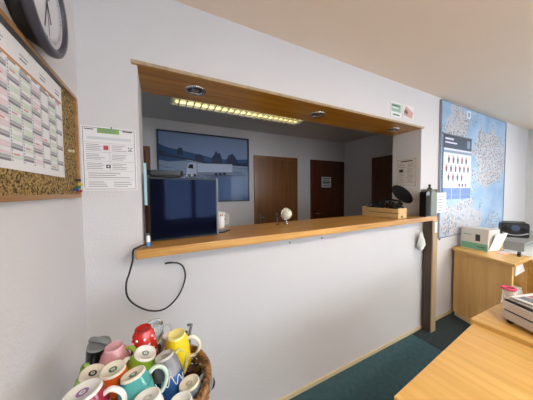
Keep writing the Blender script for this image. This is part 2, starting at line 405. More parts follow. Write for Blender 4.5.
m = MB(); m.lathe([(.030, .0500), (.030, .0504), (.0275, .0504), (.0275, .0500)], 32, T=Matrix.Translation((0, 0, .035)) @ TX); m.build('small_dial', GREY, r)
for nm, a, l, wd in (('hour_hand', 22, .055, .0024), ('minute_hand', -14, .082, .0016), ('second_hand', 5, .088, .0006)):
    T = TX @ Matrix.Rotation(math.radians(a), 4, 'Z'); m = MB(); m.box(-.012, l, -wd, wd, .052, .0528, T=Matrix.Rotation(math.radians(a), 4, 'X') @ TX.to_4x4() @ Matrix.Identity(4))
    m.build(nm, DARKINK, r)

# ------------------------------------------------------------------ notice papers
def paper_block(mb, x0, x1, z0, z1, rng, y, tgt=1, rows=4, T=None):
    hh = (z1-z0)/rows
    for k in range(rows):
        zz = z1-hh*(k+.5); l = (x1-x0)*rng.uniform(.6, 1)
        mb.box(x0, x0+l, y-.0004, y, zz-hh*.14, zz+hh*.14, tgt, T=T)
def notice(name, T, w, h, label, green, parent=None, seed=1):
    rng = random.Random(seed)
    m = MB(); m.box(0, w, -.0012, 0, 0, h, 0, T=T)
    y = -.0012
    e = .006
    for (a, b_, c_, d) in ((e, w-e, h-e-.0015, h-e), (e, w-e, e, e+.0015), (e, e+.0015, e, h-e), (w-e-.0015, w-e, e, h-e)): m.box(a, b_, y-.0004, y, c_, d, 2, T=T)
    if green:
        m.box(w*.28, w*.68, y-.0006, y, h*.90, h*.975, 3, T=T)
        for q in range(2): m.box(w*.33, w*.62, y-.0009, y-.0006, h*(.925+.022*q), h*(.935+.022*q), 1, T=T)
        m.box(w*.74, w*.93, y-.0006, y, h*.945, h*.965, 2, T=T)
        m.box(w*.06, w*.22, y-.0006, y, h*.945, h*.958, 2, T=T)
        m.box(w*.10, w*.90, y-.0006, y, h*.80, h*.84, 5, T=T)
        for (a, b_) in ((.62, .73), (.48, .58), (.33, .44)):
            paper_block(m, w*.08, w*.40, h*a, h*b_, rng, y, 1, 4, T); paper_block(m, w*.53, w*.84, h*a, h*b_, rng, y, 1, 4, T)
        for zz in (.745, .60, .46, .31, .17): m.box(w*.05, w*.95, y-.0005, y, h*zz, h*zz+.0008, 1, T=T)
        m.box(w*.49, w*.494, y-.0005, y, h*.31, h*.745, 1, T=T)
        paper_block(m, w*.1, w*.9, h*.19, h*.29, rng, y, 1, 3, T); paper_block(m, w*.1, w*.45, h*.05, h*.15, rng, y, 1, 3, T); paper_block(m, w*.55, w*.9, h*.05, h*.15, rng, y, 1, 3, T)
        m.box(w*.38, w*.47, y-.0007, y, h*.64, h*.71, 4, T=T)
        for q, (a, b_) in enumerate(((0, 0), (1, 1), (2, 0), (0, 2), (2, 2), (1, 0))): m.box(w*(.84+.028*a), w*(.862+.028*a), y-.0007, y, h*(.64+.022*b_), h*(.657+.022*b_), 2, T=T)
        m.box(w*.42, w*.50, y-.0007, y, h*.355, h*.41, 2, T=T); m.box(w*.445, w*.475, y-.0009, y-.0007, h*.37, h*.395, 0, T=T)
        m.box(w*.53, w*.545, y-.004, y, h*.975, h*1.01, 2, T=T)
    else:
        m.box(w*.2, w*.8, y-.0006, y, h*.90, h*.94, 2, T=T)
        for k in range(4):
            a = h*(.70-.19*k); m.box(w*.08, w*.92, y-.0005, y, a-.002, a-.0008, 2, T=T)
            paper_block(m, w*.1, w*.42, a, a+h*.15, rng, y, 1, 3, T); paper_block(m, w*.55, w*.9, a, a+h*.15, rng, y, 1, 4, T)
        m.box(w*.12, w*.32, y-.0007, y, h*.52, h*.62, 2, T=T)
        for (a, b_) in ((.03, .97), (.92, .97), (.03, .01), (.92, .01)): m.box(w*a, w*(a+.04), y-.0009, y, h*b_, h*(b_+.02), 2, T=T)
    o = m.build(name, [WHITE if green else mat('ivory_paper', (214, 208, 200), .7), INK, DARKINK, mat('green_print', (130, 176, 84), .7), mat('crimson_print', (190, 70, 96), .7), mat('pale_band', (206, 210, 214), .7)], loc=T.translation)
    return tag(o, label, 'notice')
notice('printed_notice', Matrix.Translation((.006, -.0005, 1.503)), .214, .298, 'printed notice with a green header on the wall between the corner and the hatch', True, seed=3)
TR = Matrix.Translation((2.749, .245, 1.535)) @ Matrix.Rotation(-PI/2, 4, 'Z')
notice('printed_notice', TR, .205, .295, 'plain printed notice on the right inner side of the hatch', False, seed=5)
# two cards above the hatch
def card(x0, x1, z0, z1, mm, label, kind):
    m = MB(); m.box(x0, x1, -.003, 0, z0, z1, 0); w_, h_ = x1-x0, z1-z0
    if kind == 'green':
        m.box(x0+.012, x1-.012, -.0036, -.003, z0+h_*.35, z1-.015, 1); m.box(x0+.02, x1-.03, -.0042, -.0036, z1-h_*.28, z1-h_*.18, 2); m.box(x0+.02, x1-.05, -.0042, -.0036, z1-h_*.42, z1-h_*.35, 0)
        m.box(x0+.03, x1-.03, -.0036, -.003, z0+h_*.1, z0+h_*.2, 2)
    else:
        m.add([(x0+.01, -.0036, z0+h_*.25), (x1-.03, -.0036, z0+h_*.08), (x1-.01, -.0036, z0+h_*.55), (x0+.05, -.0036, z1-.012)], [(0, 1, 2, 3)], 1)
        m.add([(x0+.02, -.0042, z0+h_*.45), (x0+.07, -.0042, z0+h_*.3), (x0+.09, -.0042, z0+h_*.5), (x0+.05, -.0042, z0+h_*.7)], [(0, 1, 2, 3)], 2)
    tag(m.build('small_card', mm, loc=((x0+x1)/2, 0, z0)), label, 'card', 'small cards above the hatch')
card(2.235, 2.40, 2.175, 2.31, [WHITE, mat('green_card', (150, 180, 164), .5), mat('dark_green_card', (84, 116, 106), .5)], 'small white card with a green picture, left one above the hatch', 'green')
card(2.415, 2.60, 2.18, 2.315, [mat('off_white_card', (226, 220, 222), .5), mat('pink_card', (208, 164, 160), .5), mat('dark_card', (120, 96, 96), .5)], 'small white card with a pink picture, right one above the hatch', 'pink')

# ------------------------------------------------------------------ truck picture in the far room
PX0, PX1, PZ0, PZ1 = .313, 1.668, 1.335, 2.355
r = empty('framed_picture', ((PX0+PX1)/2, BY, PZ0), 'large framed picture of a white truck in a hilly blue landscape', 'picture')
w_, h_ = PX1-PX0, PZ1-PZ0; fw = .022
m = MB(); m.box(-w_/2, w_/2, -.03, 0, 0, fw); m.box(-w_/2, w_/2, -.03, 0, h_-fw, h_); m.box(-w_/2, -w_/2+fw, -.03, 0, fw, h_-fw); m.box(w_/2-fw, w_/2, -.03, 0, fw, h_-fw)
m.build('picture_frame', mat('dark_frame', (44, 50, 66), .35), r)
m = MB()
def poly(pts, mi, d):
    n = len(pts); m.add([(-w_/2+fw+u*(w_-2*fw), -.012-d, fw+v*(h_-2*fw)) for u, v in pts], [tuple(range(n))], mi)
sky_m = mat('print_sky', (150, 166, 196), .5); hill_d = mat('print_dark_hill', (24, 40, 74), .5); hill_m = mat('print_hill', (48, 84, 130), .5)
fld = ramp_mat('print_field', 'noise', 3, [(.35, (110, 130, 164)), (.5, (172, 182, 200)), (.65, (128, 146, 176))], .5, stretch=(1, 1, 9))
trk = mat('print_truck', (226, 230, 240), .5); trk_s = mat('print_truck_shade', (140, 150, 175), .5); blk = mat('print_black', (16, 22, 38), .5); gnd = mat('print_ground', (88, 104, 140), .5); low = mat('print_lower_blue', (60, 92, 140), .5)
poly([(0, 0), (1, 0), (1, 1), (0, 1)], 0, 0)
poly([(0, .83), (.06, .79), (.12, .775), (.2, .76), (.3, .735), (.45, .70), (.6, .66), (.8, .66), (1, .68), (1, .3), (0, .3)], 2, .0005)
rng = random.Random(4)
def clump(u0, u1, v0, vh, mi, d, n=18):
    top = []
    for k in range(n+1):
        t = k/n; top.append((u0+(u1-u0)*t, v0+vh*math.sin(PI*t)**.5*(.75+.35*rng.random())))
    poly([(u0, v0-.06)]+top+[(u1, v0-.06)], mi, d)
clump(.18, .24, .74, .06, 1, .0008, 8); clump(.55, .68, .62, .15, 1, .0008); clump(.72, .87, .60, .15, 1, .0009); clump(.36, .46, .66, .06, 1, .0008, 8); clump(.46, .56, .62, .06, 2, .0009, 8)
poly([(0, .74), (.2, .66), (.5, .60), (.75, .60), (1, .62), (1, .5), (0, .5)], 1, .001)
poly([(0, .60), (.3, .62), (.5, .57), (1, .56), (1, 0), (0, 0)], 3, .0012)
poly([(0, .66), (.12, .64), (.28, .61), (.1, .58), (0, .6)], 2, .0014)
poly([(0, .40), (1, .42), (1, .0), (0, .0)], 7, .0014)
poly([(0, .33), (1, .36), (1, .0), (0, .0)], 8, .0016)
# truck: trailer, cab, wheels, window band
poly([(.39, .575), (.80, .585), (.80, .43), (.39, .41)], 4, .002); poly([(.39, .44), (.80, .455), (.80, .43), (.39, .41)], 5, .0022)
poly([(.27, .40), (.275, .50), (.30, .58), (.38, .585), (.38, .38), (.27, .375)], 4, .0022); poly([(.285, .50), (.305, .555), (.345, .555), (.345, .49)], 6, .0026)
for uc, vc in ((.30, .385), (.36, .39), (.60, .415), (.65, .42), (.70, .425)):
    poly([(uc+.018*math.cos(a*PI/6), vc+.024*math.sin(a*PI/6)) for a in range(12)], 6, .0028)
m.build('picture_print', [sky_m, hill_d, hill_m, fld, trk, trk_s, blk, gnd, low], r)
bx(-w_/2+fw, w_/2-fw, -.020, -.017, fw, h_-fw).build('picture_glass', mat('museum_glass', (245, 248, 255), .02, trans=1., ior=1.16), r)

# ------------------------------------------------------------------ wall map right of the hatch
r = empty('wall_map', (4.07, 0, .945), 'large pale blue wall map in a thin grey frame', 'map')
MX0, MX1, MZ0, MZ1 = 3.09, 4.935, .945, 2.478
w_, h_ = MX1-MX0, MZ1-MZ0; cx = 4.07; fw = .010
m = MB(); m.box(MX0-cx, MX1-cx, -.025, 0, 0, fw); m.box(MX0-cx, MX1-cx, -.025, 0, h_-fw, h_); m.box(MX0-cx, MX0-cx+fw, -.025, 0, fw, h_-fw); m.box(MX1-cx-fw, MX1-cx, -.025, 0, fw, h_-fw)
m.build('map_frame', mat('map_frame_grey', (150, 156, 168), .4, .3), r)
mm = bpy.data.materials.new('printed_map'); mm.use_nodes = True; nt = mm.node_tree; b = nt.nodes['Principled BSDF']; b.inputs['Roughness'].default_value = .35
tc = nt.nodes.new('ShaderNodeTexCoord')
def nz(s, d=4, dist=0.):
    n = nt.nodes.new('ShaderNodeTexNoise'); n.inputs['Scale'].default_value = s; n.inputs['Detail'].default_value = d; n.inputs['Distortion'].default_value = dist
    nt.links.new(tc.outputs['Object'], n.inputs['Vector']); return n.outputs['Fac']
def rmp(src, stops, const=False):
    q = nt.nodes.new('ShaderNodeValToRGB'); 
    if const: q.color_ramp.interpolation = 'CONSTANT'
    while len(q.color_ramp.elements) < len(stops): q.color_ramp.elements.new(.5)
    for e, (p_, c_) in zip(q.color_ramp.elements, stops): e.position = p_; e.color = lin(c_)
    nt.links.new(src, q.inputs['Fac']); return q.outputs['Color']
def mix(f_, a, b_):
    q = nt.nodes.new('ShaderNodeMix'); q.data_type = 'RGBA'; nt.links.new(f_, q.inputs[0]); nt.links.new(a, q.inputs[6]); nt.links.new(b_, q.inputs[7]); return q.outputs[2]
K0, K1 = (0, 0, 0), (255, 255, 255)
sea = rmp(nz(3), [(.35, (130, 168, 206)), (.65, (172, 198, 222))])
land = rmp(nz(26, 6), [(.36, (146, 156, 176)), (.5, (196, 200, 208)), (.64, (190, 178, 176))])
def blob(cx_, cz_, rx, rz):
    mp = nt.nodes.new('ShaderNodeMapping'); mp.vector_type = 'POINT'
    mp.inputs['Location'].default_value = (-cx_/rx, 0, -cz_/rz); mp.inputs['Scale'].default_value = (1/rx, 1, 1/rz)
    nt.links.new(tc.outputs['Object'], mp.inputs['Vector'])
    l = nt.nodes.new('ShaderNodeVectorMath'); l.operation = 'LENGTH'; nt.links.new(mp.outputs['Vector'], l.inputs[0])
    return l.outputs['Value']
def math_(op, a, b_):
    q = nt.nodes.new('ShaderNodeMath'); q.operation = op
    for i, x in enumerate((a, b_)):
        if isinstance(x, (int, float)): q.inputs[i].default_value = x
        else: nt.links.new(x, q.inputs[i])
    return q.outputs[0]
n_ = nz(3.2, 7, .4)
country = math_('ADD', math_('MULTIPLY', n_, 2.2), math_('MULTIPLY', blob(.32, .98, .52, .42), -1.0))      # the dotted country right of the middle
coast = math_('ADD', math_('MULTIPLY', n_, 2.2), math_('MULTIPLY', blob(-.62, 1.2, .26, .40), -1.0))
south = math_('ADD', math_('MULTIPLY', n_, 2.2), math_('MULTIPLY', blob(-.45, .12, .60, .26), -1.0))
country_m = rmp(country, [(0, K0), (.08, K0), (.16, K1)])
lm_ = rmp(math_('MAXIMUM', country, math_('MAXIMUM', coast, south)), [(.0, K0), (.10, K0), (.18, K1)])
base = mix(lm_, sea, land)
vo = nt.nodes.new('ShaderNodeTexVoronoi'); vo.inputs['Scale'].default_value = 32; nt.links.new(tc.outputs['Object'], vo.inputs['Vector'])
dots = rmp(vo.outputs['Distance'], [(0, K1), (.30, K1), (.36, K0)])
dmask = rmp(math_('MAXIMUM', country, math_('ADD', n_, -.42)), [(0, K0), (.08, K0), (.14, K1)])
dm = nt.nodes.new('ShaderNodeMix'); dm.data_type = 'RGBA'; dm.blend_type = 'MULTIPLY'; dm.inputs[0].default_value = 1; nt.links.new(dots, dm.inputs[6]); nt.links.new(dmask, dm.inputs[7])
dcol = rmp(nz(40, 1), [(.45, (40, 46, 62)), (.54, (86, 84, 100)), (.62, (180, 110, 116))])
nt.links.new(mix(dm.outputs[2], base, dcol), b.inputs['Base Color'])
bx(MX0-cx+fw, MX1-cx-fw, -.018, 0, fw, h_-fw).build('map_sheet', mm, r)
m = MB(); m.box(3.69-cx, 3.79-cx, -.0195, -.018, 2.36-.945, 2.45-.945, 0); m.box(3.72-cx, 3.76-cx, -.020, -.0195, 2.38-.945, 2.43-.945, 1)
m.build('map_emblem', [WHITE, mat('emblem_blue', (110, 150, 190), .5)], r)
# calendar sheet with the rows of portraits, hung over the map
r = empty('photo_calendar', (3.47, -.026, 1.38), 'tall calendar with a dark header and rows of small figures over the wall map', 'calendar')
px0, px1, pz0, pz1 = -.335, .335, 0, .69
pz1 = .73
m = MB(); m.box(px0, px1, -.002, .0, pz0, pz1, 0)
m.box(px0, px1, -.003, -.002, .58, .73, 1); m.box(px0+.03, px0+.22, -.0035, -.003, .675, .695, 0); m.box(px0+.03, px0+.30, -.0035, -.003, .635, .652, 0); m.box(px1-.12, px1-.04, -.0035, -.003, .61, .70, 2)
m.box(px0, px1, -.003, -.002, .53, .558, 2)
for rw in range(3):
    for k in range((5, 6, 4)[rw]):
        x = px0+.07+.105*k+(.05 if rw != 1 else 0); z = .42-.10*rw
        m.box(x-.014, x+.014, -.0032, -.002, z+.055, z+.08, 3); m.box(x-.02, x+.02, -.0032, -.002, z+.02, z+.055, 4 if (k+rw) % 2 else 5); m.box(x-.014, x+.014, -.0032, -.002, z-.005, z+.02, 5)
m.box(px0, px1, -.003, -.002, .0, .13, 6); m.box(px0+.19, px0+.20, -.0034, -.003, 0, .13, 0); m.box(px0+.40, px0+.41, -.0034, -.003, 0, .13, 0); m.box(px0, px1, -.0034, -.003, .05, .055, 2)
for k in range(3): m.box(px0+.36+.08*k, px0+.40+.08*k, -.003, -.002, .145, .18, 5 if k % 2 else 4)
m.build('calendar_sheet', [mat('poster_white', (218, 222, 236), .4), mat('poster_navy', (46, 60, 84), .4), mat('poster_midblue', (130, 150, 180), .4), mat('poster_skin', (196, 150, 140), .5), mat('poster_red', (150, 80, 90), .5), mat('poster_dark', (70, 72, 92), .5), mat('poster_blue', (74, 116, 190), .4)], r)
bx(px0-.004, px1+.004, -.007, 0, .726, .738).build('calendar_rail', GREY, r)
# white sheets over the map's lower left, and a dark clip
m = MB(); m.box(2.985, 3.19, -.040, -.037, 1.24, 1.46, 0)
for k in range(6): m.box(3.01, 3.13-.02*(k % 3), -.0408, -.040, 1.41-.03*k, 1.416-.03*k, 1)
tag(m.build('loose_sheet', [WHITE, INK], loc=(3.08, -.038, 1.24)), 'white printed sheet at the lower left of the wall map', 'paper')
tag(bx(3.135, 3.152, -.006, 0, .93, 1.22).build('wooden_ruler', mat('red_brown_wood', (140, 70, 56), .5)), 'narrow red-brown strip hanging under the map corner beside the post', 'ruler') if False else None

# ------------------------------------------------------------------ things on the counter
CT = 1.222
SCR = mat('screen_glass', (8, 10, 26), .06)
SCR.node_tree.nodes['Principled BSDF'].inputs['Specular IOR Level'].default_value = .12
SCR.node_tree.nodes['Principled BSDF'].inputs['Specular Tint'].default_value = (.35, .5, 1, 1)
r = empty('flat_screen_monitor', (.452, .07, CT), 'black flat screen monitor standing on the left end of the counter', 'monitor')
r.rotation_euler.z = math.radians(0)
bx(-.188, .188, -.012, .03, .002, .352).build('housing', BLACK, r, bevel=.004)
bx(-.180, .176, -.0138, -.012, .012, .343).build('screen', SCR, r)
bx(.180, .190, -.015, .026, .004, .352).build('silver_edge', mat('dull_silver', (132, 136, 146), .5, .2), r, bevel=.003)['label'] = 'silver right edge'
m = MB(); m.box(-.03, .03, .03, .06, .02, .20); m.prism([(-.09, .02), (.245, .05), (.30, .11), (.10, .20), (-.09, .20)], 0, .008)
m.build('stand', mat('stand_dark_green', (30, 44, 42), .3), r)
m = MB(); m.prism([(-.10, -.02), (-.085, -.035), (.04, -.035), (.055, -.02), (.055, .035), (-.10, .035)], 0, .008); m.prism([(-.112, -.027), (-.095, -.045), (.05, -.045), (.067, -.027), (.067, .045), (-.112, .045)], .008, .036)
o = m.build('shallow_tray', BLACK, bevel=.003); o.location = (.375, .077, CT+.3535)
tag(o, 'shallow black tray lying on top of the monitor', 'tray')
# usb charger with cable looping down the wall
r = empty('power_adapter', (.262, -.045, CT), 'small blue and white plug adapter at the left end of the counter', 'adapter')
o = MB(); o.lathe([(0, 0), (.010, 0), (.011, .003), (.011, .022), (.010, .024)], 20, m=0); o.lathe([(.010, .024), (.009, .027), (.009, .052), (.006, .056), (0, .056)], 20, m=1)
o.build('adapter_body', [mat('adapter_blue', (90, 130, 190), .4), MATS['white_plastic']], r)
cp = [(.252, -.045, CT+.012), (.236, -.05, CT+.010), (.218, -.08, CT+.008), (.203, -.108, CT+.004), (.199, -.112, 1.18), (.183, -.09, 1.12), (.165, -.06, 1.06), (.165, -.04, .99), (.195, -.03, .935), (.258, -.03, .888), (.328, -.03, .880), (.395, -.03, .935), (.430, -.03, 1.02), (.425, -.03, 1.08), (.400, -.03, 1.110), (.365, -.03, 1.119)]
r2 = empty('charging_cable', (.3, -.03, .88), 'black cable hanging in a loop below the left end of the counter', 'cable')
off = Vector((.3, -.03, .88))
MB().tube([p_-off for p_ in smooth_path(cp, 8)], .0042, 8).build('cable', BLACK, r2)
MB().tube([Vector((.368, -.03, 1.119))-off, Vector((.350, -.03, 1.121))-off, Vector((.333, -.03, 1.119))-off], [.0050, .0055, .0045], 8).build('plug', BLACK, r2)

# ---- mugs
def mug(label, loc, axis, body, base, r0=.031, r1=.039, L=.095, handle=None, hcol=None, extra=None, group='mugs piled in the basket', mark=None, rough=.2, band=None, dots=None, script=None, square=False, name='mug', ribs=False):
    """base centre at loc, axis points from the base to the mug's mouth; handle = direction the handle points to"""
    r0 *= .86; L *= 1.05
    a = Vector(axis).normalized(); h = Vector(handle if handle else (1, 0, 0)); h = (h-a*h.dot(a)).normalized(); y = a.cross(h)
    rt = empty(name, loc, label, 'mug', group); 
    rt.rotation_euler = Matrix((h, y, a)).transposed().to_euler()
    prof = [(r0*.80, .0035), (r0*.86, 0), (r0*.95, .0), (r0*1.0, .006), (r0+(r1-r0)*.45, .018), (r0+(r1-r0)*.8, L*.45), (r1, L*.9), (r1, L), (r1-.003, L), (r1-.0035, L*.9), (r0-.003, .012), (0, .008)]
    mt = [1, 1, 1, 0, 0, 0, 0, 1, 2, 2, 2]
    if band: mt[5] = 3
    mats = [body, base, base, band or body]
    bd = MB().lathe([(0, .0035)]+prof, 40, mats=[1]+mt).build('mug_body', mats, rt)
    if handle:
        rm = r0+(r1-r0)*.7
        if square: pts = [(rm-.004, 0, L*.25), (rm+.022, 0, L*.22), (rm+.030, 0, L*.30), (rm+.030, 0, L*.70), (rm+.022, 0, L*.78), (rm-.001, 0, L*.78)]
        else: pts = [(rm-.006, 0, L*.22), (rm+.012, 0, L*.17), (rm+.029, 0, L*.32), (rm+.031, 0, L*.55), (rm+.018, 0, L*.76), (rm-.001, 0, L*.80)]
        MB().tube(smooth_path(pts, 6), .0052, 10, flat=1.3).build('handle', hcol or body, rt)
    if mark is not None:
        m = MB(); m.lathe([(r0*.32, .0034), (r0*.32, .0028), (0, .0028)], 24, smooth=False)
        m.lathe([(r0*.16, .0027), (r0*.16, .0022), (r0*.08, .0022), (r0*.08, .0027)], 16, m=1)
        m.build('base_mark', [mark, base], bd)
    if ribs:
        m = MB()
        for k in range(5):
            z = L*(.30+.14*k); rr = r0+(r1-r0)*min(1, .45+z/L*.6)-.0006; m.tube([(rr*math.cos(2*PI*q/40), rr*math.sin(2*PI*q/40), z) for q in range(40)], .0018, 6, closed=True)
        m.build('ribs', body, bd)
    if dots:
        m = MB()
        for k in range(5):
            z = L*(.18+.17*k); rr = r0+(r1-r0)*min(1, .45+z/L*.6)+.0004
            for q in range(9):
                t = 2*PI*(q+.5*(k % 2))/9; T = Matrix.Rotation(t, 4, 'Z') @ Matrix.Translation((rr, 0, z)) @ Matrix.Rotation(PI/2, 4, 'Y')
                m.lathe([(.0036, -.001), (.0034, .0006), (0, .0008)], 10, T=T)
        m.build('white_dots', dots, bd)
    if script:
        lc = Matrix((h, y, a)) @ (Vector((.309, -1.253, 1.491))-Vector(loc)); ca = math.atan2(lc.y, lc.x)
        m = MB(); pts = []
        for k in range(60):
            t = k/59; ang = -1.0+2.0*t; z = L*(.52+.10*math.sin(t*24)+.05*math.sin(t*9)); pts.append((.0+(r1+.0004)*math.cos(ang+ca), (r1+.0004)*math.sin(ang+ca), z))
        m.tube(pts, .0011, 6); m.build('script_lettering', script, bd)
    return rt
C_ = lambda n, c, **k: mat('glaze_'+n, c, .18, coat=.4, **k)
CREAM = C_('cream', (232, 226, 208)); WHT = C_('white', (236, 236, 232))
BC = Vector((.277, -.618, .845))
def X(v): return v
mug('black travel mug with a grey lid at the back left of the basket', (.144, -.483, 1.05), (-.044, .133, -.99), C_('black', (24, 24, 30)), mat('grey_lid', (128, 132, 136), .4), .034, .033, .10, group='mugs piled in the basket')
r = bpy.context.scene.collection.objects['mug']
MB().tube(smooth_path([(-.024, -.012, -.001), (-.018, -.012, -.008), (.008, .006, -.010), (.022, .014, -.006), (.025, .015, .0)], 6), .005, 8, flat=1.4).build('lid_handle', MATS['grey_lid'], r)
mug('pale pink mug with a wide body between the black and red mugs', (.187, -.528, 1.056), (0, 0, -1), C_('pink', (208, 152, 160)), C_('pink_base', (214, 162, 168)), .027, .040, .08, (.95, .1, 0), C_('pink_handle', (222, 176, 180)))
mug('red mug with white polka dots at the back of the basket', (.258, -.508, 1.075), (.022, .044, -.999), C_('red', (200, 34, 30)), C_('red_base', (176, 30, 28)), .027, .038, .105, None, dots=WHT)
mug('lime green mug with a white base, in front of the red dotted mug', (.268, -.578, 1.043), (-.35, .109, -.95), C_('lime', (150, 190, 60)), WHT, .033, .039, .085, (-.7, .7, 0), mark=mat('base_grey', (120, 124, 116), .5))
mug('pale green mug with a cream base, left of the orange mug', (.150, -.581, 1.035), (-.216, .109, -.97), C_('pale_green', (150, 192, 90)), CREAM, .032, .038, .09, (-.4, .8, 0), mark=mat('base_ink', (44, 60, 60), .5))
mug('bright orange mug with a cream base', (.198, -.618, 1.054), (.022, .044, -.999), C_('orange', (226, 96, 34)), CREAM, .032, .036, .095, (.5, .85, 0), CREAM, mark=mat('base_green', (50, 110, 96), .5))
mug('turquoise ribbed mug right of the orange mug', (.244, -.661, 1.056), (.171, -.195, -.966), C_('teal', (66, 160, 160)), CREAM, .031, .040, .095, (.95, .25, 0), C_('teal_handle', (196, 214, 200)), mark=mat('base_teal', (90, 130, 130), .5), ribs=True)
mug('large white and dark red mug with a purple base mark, nearest at the left', (.154, -.681, 1.069), (.132, -.067, -.989), C_('crimson', (150, 34, 60)), WHT, .041, .044, .095, (.95, -.2, 0), WHT, mark=mat('base_purple', (150, 110, 170), .5), band=WHT)
mug('grey and blue mug with white script lettering in the middle of the basket', (.313, -.602, 1.035), (.171, -.195, -.966), C_('slate', (128, 128, 136)), C_('grey_base', (196, 196, 190)), .029, .040, .105, (.75, .65, 0), C_('olive', (196, 190, 110)), script=WHT, band=C_('blue', (44, 92, 160)), mark=mat('base_dim', (150, 150, 148), .5))
mug('bright yellow mug at the back right of the basket', (.350, -.545, 1.050), (.045, .089, -.995), C_('yellow', (236, 206, 30)), C_('yellow_base', (236, 222, 140)), .030, .039, .10, (.95, -.3, 0), CREAM)
mug('white mug with a square handle between the glass and the yellow mug', (.330, -.470, 1.005), (-.044, .133, -.99), WHT, WHT, .024, .030, .08, (-.35, -.9, 0), CREAM, square=True)
mug('pale blue grey mug with a cream base beside the basket rim', (.371, -.662, .980), (.132, -.067, -.989), C_('blue_grey', (140, 160, 174)), CREAM, .031, .036, .085, (.9, .4, 0), mark=mat('base_tan', (180, 170, 150), .5))
mug('plain white mug, nearest in the middle of the basket', (.277, -.737, 1.050), (.044, -.133, -.99), WHT, WHT, .031, .036, .09, (.3, -.9, 0), mark=mat('base_light', (205, 205, 200), .5))
mug('plain white mug, nearest on the right side of the basket', (.344, -.718, .991), (.089, -.045, -.995), WHT, WHT, .031, .036, .09, (.3, -.9, 0))
mug('dark maroon mug low in the basket under the yellow mug', (.391, -.583, .944), (.045, .089, -.995), C_('maroon', (74, 20, 34)), C_('maroon_base', (60, 20, 30)), .028, .034, .08, (.8, -.5, 0))
# clear glass mug standing upside down between red and yellow
r = empty('glass_mug', (.285, -.440, 1.045), 'clear glass mug standing behind the red and yellow mugs', 'glass')
MB().lathe([(0, 0), (.026, 0), (.029, -.004), (.032, -.10), (.030, -.10), (.027, -.010), (0, -.008)], 32).build('glass_body', GLASS, r)
MB().tube(smooth_path([(.028, 0, -.02), (.05, .01, -.03), (.052, .01, -.06), (.03, 0, -.08)], 6), .004, 8).build('handle', GLASS, r)
# dark clips behind the yellow mug
r = empty('folded_tongs', (.372, -.475, .945), 'black and grey metal utensil sticking up behind the yellow mug', 'utensil')
MB().prism([(-.022, .0), (.0, .012), (.018, .0), (.010, -.012)], 0, .06).build('blade', BLACK, r)
MB().tube([(.022, 0, 0), (.024, -.004, .05), (.030, -.006, .082), (.018, -.01, .086)], .005, 8).build('grip', GREY, r)
# basket
r = empty('wicker_basket', tuple(BC), 'brown wicker basket full of mugs in the corner by the left wall', 'basket')
WK = ramp_mat('wicker', 'noise', 60, [(.35, (96, 62, 36)), (.5, (140, 98, 60)), (.65, (170, 126, 82))], .6, .3)
m = MB(); NS = 44; RB, RT, HB = .130, .150, .125
def rad(z): return RB+(RT-RB)*math.sin(min(1, z/HB)*PI/2)
for k in range(NS):
    a = 2*PI*k/NS; m.tube([(rad(z)*math.cos(a), rad(z)*math.sin(a), z) for z in (0, .04, .08, HB)], .0028, 6)
NR = 15
for j in range(NR):
    z0 = .006+j*(HB-.008)/NR; pts = []
    for k in range(NS*4):
        a = 2*PI*k/(NS*4); q = math.sin(a*NS/2+PI*j); pts.append(((rad(z0)+.0042*q)*math.cos(a), (rad(z0)+.0042*q)*math.sin(a), z0))
    m.tube(pts, .0044, 6, closed=True)
m.build('woven_side', WK, r)
m = MB()
for s in range(3):
    pts = []
    for k in range(160):
        a = 2*PI*k/160; b_ = a*26+s*2*PI/3; rr = rad(HB)+.006*math.cos(b_); pts.append((rr*math.cos(a), rr*math.sin(a), HB+.004+.006*math.sin(b_)))
    m.tube(pts, .0055, 6, closed=True)
m.build('braided_rim', WK, r)
MB().lathe([(0, -.004), (RB, -.004), (RB+.002, .006), (RB-.004, .008), (0, .006)], 40).build('basket_base', WK, r)
# cupboard the basket stands on
r = empty('low_cupboard', (.20, -.72, 0), 'white low cupboard under the mug basket', 'cupboard')
bx(-.19, .16, -.26, .23, .02, .832).build('carcass', mat('white_laminate', (216, 216, 214), .5), r, bevel=.003)
bx(-.19, .165, -.26, .235, .832, .851).build('top_board', MATS['white_laminate'], r, bevel=.002)
bx(.16, .176, -.255, .225, .03, .825).build('door', MATS['white_laminate'], r, bevel=.002)

# ------------------------------------------------------------------ middle and right of the counter
# patterned mug behind monitor
r = empty('patterned_mug', (.722, .318, CT), 'white mug with a small red pattern standing behind the monitor', 'mug')
MB().lathe([(0, .0), (.026, 0), (.029, .004), (.031, .02), (.036, .12), (.034, .12), (.028, .012), (0, .008)], 36).build('mug_body', WHT, r)
MB().tube(smooth_path([(.031, 0, .03), (.05, 0, .028), (.064, 0, .06), (.06, 0, .092), (.034, 0, .10)], 6), .0046, 10).build('handle', WHT, r)
m = MB(); rng = random.Random(2)
for k in range(26):
    z = rng.uniform(.03, .115); a = rng.uniform(0, 2*PI); rr = .031+.005*(z-.02)/.10+.0005
    m.lathe([(.005, -.001), (.0045, .0004), (0, .0006)], 8, m=k % 2, T=Matrix.Rotation(a, 4, 'Z') @ Matrix.Translation((rr, 0, z)) @ Matrix.Rotation(PI/2, 4, 'Y'))
m.build('red_pattern', [mat('pattern_red', (176, 70, 66), .4), mat('pattern_brown', (90, 60, 60), .4)], r)
